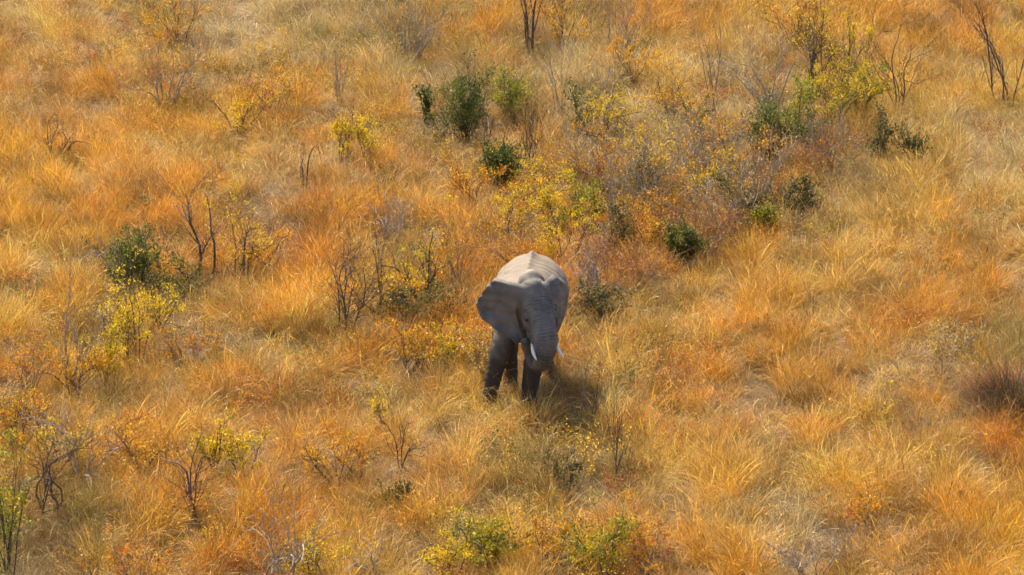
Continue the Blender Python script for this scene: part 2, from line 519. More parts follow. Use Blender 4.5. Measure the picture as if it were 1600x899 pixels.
    bt.inputs['Roughness'].default_value = 0.35
    for pts in ([(833, 532, -0.66, .034), (832.3, 543, -0.84, .036), (834.0, 553, -0.98, .033), (838.0, 562.5, -1.12, .012)],
                [(866, 530, -0.66, .034), (869.8, 541, -0.84, .036), (874.6, 550, -0.98, .033), (880.4, 559, -1.12, .012)]):
        V, F = tube_path([(*P(x, y, Y), rad, rad) for x, y, Y, rad in pts], 24, 16)
        mesh_obj('tusk', V, F, mt, root, True)
    # --- eyes
    mey, _, be = new_mat('eye'); be.inputs['Base Color'].default_value = (0.02, 0.012, 0.008, 1); be.inputs['Roughness'].default_value = 0.12
    for px, py, Y in ((822.5, 500.5, -0.585), (868.6, 497.5, -0.575)):
        V, F = ellipsoid(P(px, py, Y), (0.028, 0.028, 0.022), 0, 10)
        mesh_obj('eye', V, F, mey, root, True)
    return root


build_elephant()
#@END_ELEPHANT

# ------------------------------------------------------------------ grass
PAL = {  # base colours of the dry grasses
    'O': (0.60, 0.265, 0.022), 'Y': (0.63, 0.34, 0.024), 'S': (0.62, 0.385, 0.085), 'G': (0.47, 0.375, 0.20),
    'R': (0.45, 0.15, 0.020), 'L': (0.25, 0.195, 0.060), 'D': (0.17, 0.10, 0.034), 'M': (0.59, 0.31, 0.036)}
GRASS_MAP = [  # which grass grows where, one letter for each 100 px of the photograph
    "SSLGGGLOLMOSMMOM",
    "OOMMMMGLGGSGLMSS",
    "MOSMMOOMOGLLRLSG",
    "MOOORONOMRRMGSMS".replace('N', 'M'),
    "SMLMOMLOORMMMSOO",
    "OYMSSOOOOSSOMOOL",
    "MLOMOOSSSLOOOSOR",
    "MMOMOMOSLLSSSMSO",
    "LLMOOSMSMOOYGMOY"]
MAPC = np.array([[PAL[c] for c in r] for r in GRASS_MAP])


def grass_tint(x, y, rng, jit=38, spread=0.30):
    px, py = to_px(x, y)
    px = px + (fbm(x / 1.6, y / 2.4, 31, 3) - 0.5) * 180 + rng.normal(0, jit, len(x))
    py = py + (fbm(x / 1.6, y / 2.4, 47, 3) - 0.5) * 120 + rng.normal(0, jit * 0.6, len(x))
    i = np.clip((px / 100).astype(int), 0, 15); j = np.clip((py / 100).astype(int), 0, 8)
    c = MAPC[j, i].copy()
    c *= np.exp(rng.normal(0, spread, len(x)))[:, None]
    # some tufts stay pale straw, some bleach grey, a few go rust, whatever the patch
    u = rng.random(len(x))
    for lo, hi, k, mix in ((0, 0.10, 'S', 0.8), (0.10, 0.16, 'G', 0.8), (0.16, 0.21, 'R', 0.7), (0.21, 0.26, 'O', 0.7), (0.26, 0.30, 'L', 0.7), (0.30, 0.37, 'D', 0.85)):
        m = (u >= lo) & (u < hi)
        c[m] = c[m] * (1 - mix) + np.array(PAL[k]) * mix
    # old brown clumps here and there
    old = np.clip((fbm(x / 0.7, y / 1.0, 61, 2) - 0.62) * 7, 0, 0.75)[:, None]
    c = c * (1 - old) + np.array(PAL['D']) * old
    return np.clip(c, 0.02, 0.8)


def blade_tuft(seed, n, h, spread, width, lean, droop, seedhead=0.0, vary=0.3, seg=4, lay=0.0):
    """a tuft of separate curved blades, optional feathery heads"""
    r = np.random.default_rng(seed)
    V, F, T = [], [], []
    for _ in range(n):
        a = r.uniform(0, 2 * math.pi); rad = spread * math.sqrt(r.random())
        base = np.array([math.cos(a) * rad, math.sin(a) * rad, -0.06])
        L = h * (1 + r.normal(0, vary)) * (1 - 0.3 * rad / max(spread, 0.01))
        L = max(L, 0.12)
        az = a + r.normal(0, 0.9)
        out = lean * (0.25 + r.random()) * (0.4 + rad / max(spread, .01)) + lay * r.random()
        d = np.array([math.cos(az) * out + 0.10 * lean, math.sin(az) * out, 1.0])
        d /= np.linalg.norm(d)
        bend = np.array([math.cos(az + r.normal(0, .9)), math.sin(az + r.normal(0, .9)), 0]) * droop * (0.3 + r.random())
        wv = np.array([math.cos(az + 1.57 + r.normal(0, .7)), math.sin(az + 1.57 + r.normal(0, .7)), 0.0])
        w_ = width * r.uniform(0.6, 1.4)
        tone = np.clip(np.array([1, 1, 1]) * math.exp(r.normal(0, 0.38)) * np.array([1, 1 + r.normal(0, .05), 1 + r.normal(0, .14)]), .2, 1.9)
        head = r.random() < seedhead
        p = base.copy(); b0 = len(V); st = L / seg
        for k in range(seg + 1):
            t = k / seg
            ww = w_ * (1 - 0.75 * t)
            if head and t > 0.6: ww = w_ * 1.9 * (1.15 - t) / 0.4
            if k == seg:
                V.append(p.tolist()); T.append(tone)
            else:
                V.append((p - wv * ww / 2).tolist()); V.append((p + wv * ww / 2).tolist()); T += [tone, tone]
            d = d + bend * (t + 0.15) / seg * 2.0 - np.array([0, 0, droop * t * 0.55 / seg * 2])
            d /= np.linalg.norm(d)
            p = p + d * st
            p[2] = max(p[2], 0.0)
        for k in range(seg - 1):
            q = b0 + 2 * k
            F.append((q, q + 1, q + 3, q + 2))
        q = b0 + 2 * (seg - 1)
        F.append((q, q + 1, q + 2))
    return V, F, np.array(T)


def herb_tuft(seed, n, h, spread, leaf):
    """low stalks carrying small leaves"""
    r = np.random.default_rng(seed)
    V, F, T = [], [], []
    for _ in range(n):
        a = r.uniform(0, 6.283); rad = spread * math.sqrt(r.random())
        p0 = np.array([math.cos(a) * rad, math.sin(a) * rad, -0.05])
        top = p0 + np.array([math.cos(a) * .15 + r.normal(0, .07), math.sin(a) * .15 + r.normal(0, .07), h * r.uniform(.5, 1.1)])
        b = len(V); s = np.array([0.003, 0.002, 0])
        V += [(p0 - s).tolist(), (p0 + s).tolist(), top.tolist()]; T += [np.array([.5, .5, .6])] * 3; F.append((b, b + 1, b + 2))
        for k in range(9):
            t = r.uniform(.3, 1); p = p0 + (top - p0) * t + r.normal(0, .025, 3)
            u = r.normal(0, 1, 3); u /= np.linalg.norm(u); v = np.cross(u, r.normal(0, 1, 3)); v /= max(np.linalg.norm(v), 1e-3)
            l = leaf * r.uniform(.6, 1.3); b = len(V)
            V += [p.tolist(), (p + u * l / 2 + v * l * .28).tolist(), (p + u * l).tolist(), (p + u * l / 2 - v * l * .28).tolist()]
            T += [np.clip(np.exp(r.normal(0, .35)) * np.array([1, 1 + r.normal(0, .12), 1]), .2, 1.9)] * 4
            F.append((b, b + 1, b + 2, b + 3))
    return V, F, np.array(T)


def tuft_collection(name, makers):
    c = bpy.data.collections.new(name)
    for k, (V, F, T) in enumerate(makers):
        o = mesh_obj('%s_%02d' % (name, k), V, F, M_GRASS, cols=T)
        COL.objects.unlink(o); c.objects.link(o)
    return c


def scatter(name, label, cat, coll, nvar, x, y, z, yaw, tilt, tdir, scl, tint, rng):
    n = len(x)
    me = bpy.data.meshes.new(name)
    me.vertices.add(n)
    me.vertices.foreach_set('co', np.stack([x, y, z], -1).astype(np.float32).ravel())
    k = np.stack([-np.sin(tdir), np.cos(tdir), 0 * tdir], -1)          # tilt axis
    c, s = np.cos(tilt), np.sin(tilt)
    K = np.zeros((n, 3, 3)); K[:, 0, 1] = -k[:, 2]; K[:, 0, 2] = k[:, 1]; K[:, 1, 0] = k[:, 2]
    K[:, 1, 2] = -k[:, 0]; K[:, 2, 0] = -k[:, 1]; K[:, 2, 1] = k[:, 0]
    R = np.eye(3)[None] + s[:, None, None] * K + (1 - c)[:, None, None] * (K @ K)
    Z = np.zeros((n, 3, 3)); Z[:, 0, 0] = np.cos(yaw); Z[:, 0, 1] = -np.sin(yaw); Z[:, 1, 0] = np.sin(yaw); Z[:, 1, 1] = np.cos(yaw); Z[:, 2, 2] = 1
    R = R @ Z
    eul = np.stack([np.arctan2(R[:, 2, 1], R[:, 2, 2]), -np.arcsin(np.clip(R[:, 2, 0], -1, 1)), np.arctan2(R[:, 1, 0], R[:, 0, 0])], -1)
    for nm, ty, dat, key in (('rot', 'FLOAT_VECTOR', eul, 'vector'), ('scl', 'FLOAT_VECTOR', scl, 'vector')):
        me.attributes.new(nm, ty, 'POINT').data.foreach_set(key, dat.astype(np.float32).ravel())
    me.attributes.new('idx', 'INT', 'POINT').data.foreach_set('value', rng.integers(0, nvar, n).astype(np.int32))
    t4 = np.ones((n, 4), np.float32); t4[:, :3] = tint
    me.attributes.new('tint', 'FLOAT_COLOR', 'POINT').data.foreach_set('color', t4.ravel())
    o = bpy.data.objects.new(name, me); COL.objects.link(o)
    o['kind'] = 'stuff'; o['label'] = label; o['category'] = cat
    ng = bpy.data.node_groups.new(name, 'GeometryNodeTree')
    ng.interface.new_socket('Geometry', in_out='INPUT', socket_type='NodeSocketGeometry')
    ng.interface.new_socket('Geometry', in_out='OUTPUT', socket_type='NodeSocketGeometry')
    N, L = ng.nodes, ng.links
    gi, go = N.new('NodeGroupInput'), N.new('NodeGroupOutput')
    ip = N.new('GeometryNodeInstanceOnPoints')
    ci = N.new('GeometryNodeCollectionInfo')
    ci.inputs['Collection'].default_value = coll
    ci.inputs['Separate Children'].default_value = True
    ci.inputs['Reset Children'].default_value = True
    ip.inputs['Pick Instance'].default_value = True

    def attr(nm, ty):
        a = N.new('GeometryNodeInputNamedAttribute'); a.data_type = ty; a.inputs['Name'].default_value = nm
        return a.outputs['Attribute']
    er = N.new('FunctionNodeEulerToRotation')
    L.new(attr('rot', 'FLOAT_VECTOR'), er.inputs[0])
    L.new(gi.outputs[0], ip.inputs['Points']); L.new(ci.outputs[0], ip.inputs['Instance'])
    L.new(attr('idx', 'INT'), ip.inputs['Instance Index'])
    L.new(er.outputs[0], ip.inputs['Rotation']); L.new(attr('scl', 'FLOAT_VECTOR'), ip.inputs['Scale'])
    L.new(ip.outputs[0], go.inputs[0])
    o.modifiers.new('scatter', 'NODES').node_group = ng
    return o


def field(rng, density, y0=-16, y1=46):
    """random spots over the ground in view, with a margin to step aside"""
    area_w = 44
    n = int(density * (y1 - y0) * area_w)
    x = rng.uniform(-area_w / 2, area_w / 2, n); y = rng.uniform(y0, y1, n)
    half = 800 / FPX * np.hypot(y + 77, 25.9) + 3.5
    k = np.abs(x) < half
    return x[k], y[k]


def wind(x, y):
    """the way the stems lie: a slowly turning direction and how hard they lie"""
    d = math.pi + 0.35 + (fbm(x / 4.5, y / 6.0, 71, 2) - 0.5) * 7.0
    s = fbm(x / 2.2, y / 2.8, 83, 2)
    return d, s


OPEN = []      # (x, y, radius): spots kept short of tall grass (elephant's path, clearings)


def build_grass():
    rng = np.random.default_rng(5)
    ele = np.array([(-0.61, -0.05), (0.14, -0.22), (-0.21, 0.88), (0.48, 2.12)])

    def near_feet(x, y, r):
        return (((x[:, None] - ele[:, 0]) ** 2 + (y[:, None] - ele[:, 1]) ** 2) < r * r).any(1)

    def under(x, y):
        return (np.abs(x - 0.1) < 0.75) & (y > -1.1) & (y < 2.9)
    SH = np.array([(*G(s_[1], s_[2] + 20)[:2], max(0.25, s_[3] / 82 * 0.42)) for s_ in SHRUBS])

    def shade(x, y):
        """grass stays shorter at the foot of shrubs and just before them"""
        f = np.ones(len(x))
        for sx_, sy_, r_ in SH:
            q = np.hypot((x - sx_) / r_, (y - sy_ + 0.5) / (r_ + 0.7))
            f = np.minimum(f, np.clip(0.55 + 0.45 * q ** 2, 0, 1))
        return f
    # 1 matted undergrowth
    c = tuft_collection('matted_tuft', [blade_tuft(100 + k, 110, 0.40, 0.32, 0.0055, 1.1, 1.1, 0, 0.35, lay=0.8) for k in range(5)])
    x, y = field(rng, 6.5)
    k = ~near_feet(x, y, 0.25); x, y = x[k], y[k]
    d, s = wind(x, y); n = len(x)
    tint = grass_tint(x, y, rng) * 0.9
    tint = tint * 0.4 + 0.6 * np.array((0.165, 0.098, 0.027)) * np.exp(rng.normal(0, .2, n))[:, None]
    sc_ = rng.uniform(0.7, 1.25, n)
    scatter('matted_grass', 'low matted tangle of bleached dry grass covering the savanna floor', 'grass', c, 5, x, y, height(x, y), rng.uniform(0, 6.28, n),
            s * 0.4, d, np.stack([sc_, sc_, sc_], -1), tint, rng)
    # 2 tall fine grass in clumps
    c = tuft_collection('tall_tuft', [blade_tuft(200 + k, 95, 0.72, 0.15, 0.0036, 0.55, 0.65 + 0.2 * (k % 3), 0.35, 0.34, 4) for k in range(9)])
    x, y = field(rng, 23.0)
    cl = fbm(x / 0.6, y / 0.9, 55, 3) * 0.85 + fbm(x / 3.0, y / 4.0, 56, 2) * 0.3
    keep = rng.random(len(x)) < np.clip((cl - 0.485) * 6.5, 0.05, 1)
    keep &= ~near_feet(x, y, 0.24)
    x, y, cl = x[keep], y[keep], cl[keep]
    d, s = wind(x, y); n = len(x)
    hh = np.clip(0.62 + (cl - 0.5) * 2.0, 0.4, 1.05) * rng.uniform(0.6, 1.25, n)
    hh *= shade(x, y)
    hh[under(x, y)] *= 0.8
    scatter('tall_grass', 'tall wispy orange and straw coloured dry grass bent in clumps', 'grass', c, 9, x, y, height(x, y), d + rng.normal(0, 0.8, n),
            np.clip(0.10 + s * 0.8 + rng.normal(0, .32, n), 0, 1.25), d + rng.normal(0, .7, n),
            np.stack([hh * 1.15, hh * 1.15, hh], -1), grass_tint(x, y, rng), rng)
    # 3 pale fallen and arching stems
    c = tuft_collection('arching_tuft', [blade_tuft(300 + k, 42, 0.95, 0.20, 0.0038, 0.8, 1.3, 0.5, 0.25, 5) for k in range(6)])
    x, y = field(rng, 5.0)
    k = ~near_feet(x, y, 0.4); x, y = x[k], y[k]
    d, s = wind(x, y); n = len(x)
    hh = rng.uniform(0.6, 1.1, n) * shade(x, y); hh[under(x, y)] *= 0.55
    tint = grass_tint(x, y, rng) * 0.45 + np.array((0.68, 0.48, 0.165)) * 0.55
    scatter('arching_grass', 'pale arching seed stems standing above the orange grass', 'grass', c, 6, x, y, height(x, y), rng.uniform(0, 6.28, n),
            rng.uniform(0, .7, n), rng.uniform(0, 6.28, n), np.stack([hh, hh, hh], -1), tint, rng)
    # 4 small leaved herbs
    c = tuft_collection('herb_tuft', [herb_tuft(400 + k, 26, 0.55, 0.22, 0.035) for k in range(4)])
    x, y = field(rng, 2.4)
    q = fbm(x / 1.6, y / 2.4, 91, 2)
    px, py = to_px(x, y)
    bias = np.where(px < 1050, 0.0, -0.09) + np.where((px > 850) & (px < 1300) & (py < 420), .08, 0)
    k = (q + bias > 0.56) & ~near_feet(x, y, 0.3); x, y = x[k], y[k]; n = len(x)
    hc = np.array([(0.50, 0.33, 0.02), (0.50, 0.19, 0.02), (0.20, 0.19, 0.03), (0.40, 0.11, 0.025), (0.58, 0.36, 0.03), (0.15, 0.14, 0.035)])
    pat = (fbm(x / 1.2, y / 1.8, 95, 2) * 9).astype(int) % 6
    pick = np.where(rng.random(n) < .7, pat, rng.integers(0, 6, n))
    sc_ = rng.uniform(0.7, 1.3, n)
    scatter('herb_layer', 'low small leaved herbs in yellow, orange and olive between grass clumps', 'herbs', c, 4, x, y, height(x, y), rng.uniform(0, 6.28, n),
            rng.uniform(0, .3, n), rng.uniform(0, 6.28, n), np.stack([sc_, sc_, sc_], -1), hc[pick] * np.exp(rng.normal(0, .2, n))[:, None], rng)


# ------------------------------------------------------------------ shrubs, saplings, dead branches
GREEN = [(0.042, 0.068, 0.012), (0.10, 0.125, 0.018), (0.20, 0.20, 0.034)]
OLIVE = [(0.050, 0.054, 0.015), (0.105, 0.10, 0.025), (0.20, 0.165, 0.045)]
LIME = [(0.12, 0.15, 0.018), (0.30, 0.28, 0.020), (0.50, 0.38, 0.020)]
YEL = [(0.42, 0.32, 0.010), (0.66, 0.46, 0.010), (0.72, 0.47, 0.012)]
GOLD = [(0.50, 0.27, 0.018), (0.62, 0.33, 0.016), (0.55, 0.20, 0.018)]
ORANGE = [(0.54, 0.24, 0.016), (0.60, 0.31, 0.018), (0.50, 0.15, 0.018)]
RUST = [(0.38, 0.155, 0.024), (0.47, 0.21, 0.028), (0.32, 0.105, 0.022)]
PALE = [(0.50, 0.33, 0.10), (0.45, 0.29, 0.04), (0.56, 0.42, 0.20)]
# kind: stems, tilt, levels, side branches, curl, arch, stem radius, leaves per twig, leaf length, leaf colours, bark, extra crown leaves
KIND = {
    'grey': (6, .55, 3, 7, .28, .06, .016, 0, 0, None, 'grey', 0),
    'greyy': (7, .45, 3, 7, .22, .05, .020, 1.2, .045, GOLD, 'grey', 160),
    'fan':   (14, .70, 3, 4, .18, .10, .020, 0.4, .04, OLIVE, 'grey', 450),
    'dark': (5, .50, 3, 6, .30, .10, .019, 0, 0, None, 'dark', 0),
    'darkl': (3, .25, 3, 5, .22, .05, .034, 2.5, .04, RUST, 'dark', 120),
    'lean': (3, .60, 3, 8, .24, .30, .030, 0, 0, None, 'dark', 0),
    'arch': (6, .60, 3, 6, .30, .50, .020, 0, 0, None, 'grey', 0),
    'archd': (2, .75, 3, 4, .26, .70, .019, 0, 0, None, 'dark', 0),
    'fork': (3, .55, 3, 5, .30, .22, .016, 0, 0, None, 'dark', 0),
    'thin':  (5, .18, 2, 5, .14, .02, .013, 0, 0, None, 'grey', 0),
    'thint': (3, .12, 2, 6, .12, .02, .014, 0.5, .035, RUST, 'tan', 0),
    'thick': (18, .40, 3, 5, .18, .05, .011, 1.2, .036, GOLD, 'grey', 500),
    'green': (12, .62, 3, 5, .20, .03, .014, 3, .045, GREEN, 'dark', 3600),
    'olive': (9, .55, 3, 4, .22, .05, .012, 3, .042, OLIVE, 'dark', 1300),
    'shoot': (6, .22, 2, 6, .14, .0, .012, 9, .055, GREEN, 'dark', 0),
    'lime': (8, .55, 3, 5, .22, .05, .013, 3, .046, LIME, 'dark', 1500),
    'yel': (5, .50, 3, 6, .24, .10, .014, 3, .034, YEL, 'dark', 900),
    'gold': (7, .50, 3, 5, .24, .10, .012, 3.0, .036, GOLD, 'dark', 900),
    'yeld': (6, .45, 3, 6, .26, .08, .018, 1.6, .036, YEL, 'dark', 520),
    'org': (10, .60, 3, 5, .24, .15, .010, 3.0, .034, ORANGE, 'tan', 800),
    'rust': (13, .60, 3, 5, .26, .25, .009, 2.2, .034, RUST, 'tan', 500),
    'dim': (7, .55, 3, 4, .22, .05, .010, 2, .040, OLIVE, 'dark', 320),
    'pale': (8, .45, 3, 6, .24, .10, .008, 2.2, .040, PALE, 'tan', 500),
}
BARK = {'grey': M_BARK_GREY, 'dark': M_BARK_DARK, 'tan': M_BARK_TAN}


def tubes(polys, sides):
    V, F = [], []
    for P_, R_ in polys:
        n = len(P_); b = len(V)
        tan = np.gradient(P_, axis=0); tan /= np.maximum(np.linalg.norm(tan, axis=1), 1e-6)[:, None]
        u = np.cross(tan, [0.31, 0.77, 0.55]); u /= np.maximum(np.linalg.norm(u, axis=1), 1e-6)[:, None]
        v = np.cross(tan, u)
        th = np.arange(sides) * 2 * math.pi / sides
        ring = P_[:, None] + R_[:, None, None] * (np.cos(th)[None, :, None] * u[:, None] + np.sin(th)[None, :, None] * v[:, None])
        V.extend(ring.reshape(-1, 3).tolist())
        for k in range(n - 1):
            for i in range(sides):
                j = (i + 1) % sides
                F.append((b + k * sides + i, b + k * sides + j, b + (k + 1) * sides + j, b + (k + 1) * sides + i))
        F.append(tuple(b + (n - 1) * sides + i for i in range(sides)))
    return V, F


def grow(rng, p, d, L, r, curl, arch, seg):
    pts, rad = [p.copy()], [r]
    for k in range(seg):
        d = d + rng.normal(0, curl, 3) * 0.8
        d[2] -= arch * (k + 1) / seg * 0.62
        d = d / np.linalg.norm(d)
        p = p + d * L / seg
        pts.append(p.copy()); rad.append(max(r * (1 - 0.72 * (k + 1) / seg), 0.0032))
    return np.array(pts), np.array(rad)


def build_shrub(name, px, py, wpx, hpx, kind, label, cat, group, seed):
    ns, tilt, lev, nb, curl, arch, r0, lpt, lsz, cols, bark, extra = KIND[kind]
    rng = np.random.default_rng(1000 + seed)
    py += 20; hpx += 20 + (12 if kind in ('arch', 'archd', 'fork') else 0)                       # the foot is hidden in the grass
    g = G(px, py)
    dist = np.linalg.norm(g - CAM); ppm = FPX / dist
    H = hpx / ppm / 0.955; W = wpx / ppm
    main, twigs, last = [], [], []
    for i in range(ns):
        az = i * 2.399 + rng.normal(0, .4)
        t = tilt * rng.uniform(0.15, 1.25)
        d = np.array([math.cos(az) * math.sin(t), math.sin(az) * math.sin(t), math.cos(t)])
        b = np.array([math.cos(az), math.sin(az), 0]) * rng.uniform(0, .07) + np.array([0, 0, -0.08])
        st = grow(rng, b, d, rng.uniform(.7, 1.1), r0 * 1.25 * rng.uniform(.65, 1.2), curl, arch, 9)
        main.append(st)
        prev = [st]
        for l in range(1, lev):
            cur = []
            for P_, R_ in prev:
                for _ in range(max(1, int(rng.poisson(nb if l == 1 else nb * .75)))):
                    k = rng.integers(2, len(P_) - 1)
                    dd = P_[k + 1] - P_[k]; dd /= np.linalg.norm(dd)
                    q = rng.normal(0, 1, 3); q -= dd * (q @ dd); q /= np.linalg.norm(q)
                    q[2] = abs(q[2]) * .6
                    nd = dd * .75 + q * .75; nd /= np.linalg.norm(nd)
                    Lc = (.42 if l == 1 else .20) * rng.uniform(.5, 1.25)
                    cur.append(grow(rng, P_[k], nd, Lc, max(R_[k] * .6, .0045), curl * 1.1, arch * .4, 5 if l == 1 else 3))
            twigs += cur; prev = cur
        last += prev if lev > 1 else []
    allp = np.vstack([p for p, _ in main + twigs])
    ex = np.percentile(np.abs(allp[:, :2]), 90, axis=0)
    sxy = (W / 2) / max(ex[0], .05); sz = H / np.percentile(allp[:, 2], 96)
    S = np.array([sxy, min(sxy, 1.3 * sz) if kind not in ('arch',) else sxy * .9, sz])
    main = [(p * S, r) for p, r in main]; twigs = [(p * S, r) for p, r in twigs]; last = [(p * S, r) for p, r in last]
    root = bpy.data.objects.new(name, None); COL.objects.link(root)
    root.location = (g[0], g[1], float(height(g[0], g[1])))
    root.empty_display_size = 0.3
    root['label'] = label; root['category'] = cat
    if group: root['group'] = group
    for st in main:
        V, F = tubes([st], 6)
        mesh_obj('stem', V, F, BARK[bark], root, True)
    if twigs:
        V, F = tubes(twigs, 3)
        mesh_obj('twigs', V, F, BARK[bark], root)['kind'] = 'stuff'
    if cols:
        pos = []
        for p, r in last:
            for _ in range(rng.poisson(lpt * 1.8)):
                k = rng.integers(0, len(p) - 1); f = rng.random()
                pos.append(p[k] * (1 - f) + p[k + 1] * f + rng.normal(0, .012, 3))
        if extra:
            # leafy clumps spread through the crown
            tips = np.array([p[-1] for p, r in last])
            nc = max(9, int(extra / (24 if kind in ('yel', 'gold', 'org', 'yeld') else 38)))
            cen = tips[rng.integers(0, len(tips), nc)]
            if kind in ('green', 'olive', 'lime'):       # close rounded crowns with lumps and hollows
                dv = rng.normal(0, 1, (nc, 3)); dv /= np.linalg.norm(dv, axis=1)[:, None]
                rr = rng.uniform(.45, 1.0, nc)[:, None]
                ball = dv * rr * np.array([W * .47, W * .42, H * .42]) + np.array([0, 0, H * .56])
                cen = np.where((rng.random(nc) < (.62 if kind == 'green' else .4))[:, None], ball, cen)
            sg = rng.uniform(.025, .075, nc) if kind in ('yel', 'gold', 'org', 'yeld') else rng.uniform(.05, .125, nc)
            for _ in range(extra):
                ci = rng.integers(0, nc)
                q = cen[ci] + rng.normal(0, sg[ci], 3)
                if q[2] > 0.05: pos.append(q)
        pos = np.array(pos)
        if len(pos):
            n = len(pos)
            u = rng.normal(0, 1, (n, 3)); u[:, 2] += .5; u /= np.linalg.norm(u, axis=1)[:, None]
            v = np.cross(u, rng.normal(0, 1, (n, 3))); v /= np.linalg.norm(v, axis=1)[:, None]
            nr = np.cross(u, v)
            l = (lsz * 1.25 * rng.uniform(.6, 1.35, n))[:, None]
            A = pos; B = pos + u * l * .5 + v * l * .27 + nr * l * .07; C = pos + u * l; D = pos + u * l * .5 - v * l * .27 + nr * l * .07
            V = np.stack([A, B, C, D], 1).reshape(-1, 3)
            F = [(4 * i, 4 * i + 1, 4 * i + 2) if j == 0 else (4 * i, 4 * i + 2, 4 * i + 3) for i in range(n) for j in (0, 1)]
            cc = np.array(cols)
            cl = vnoise(pos[:, 0] * 5 + seed, pos[:, 2] * 5 + pos[:, 1] * 4, seed) * 2.99 * .75 + rng.random(n) * 2.99 * .25
            c = cc[np.clip(cl.astype(int), 0, 2)] * np.exp(rng.normal(0, .22, n))[:, None]
            mesh_obj('foliage', V, F, M_LEAF, root, cols=np.repeat(c, 4, axis=0))['kind'] = 'stuff'
    return root


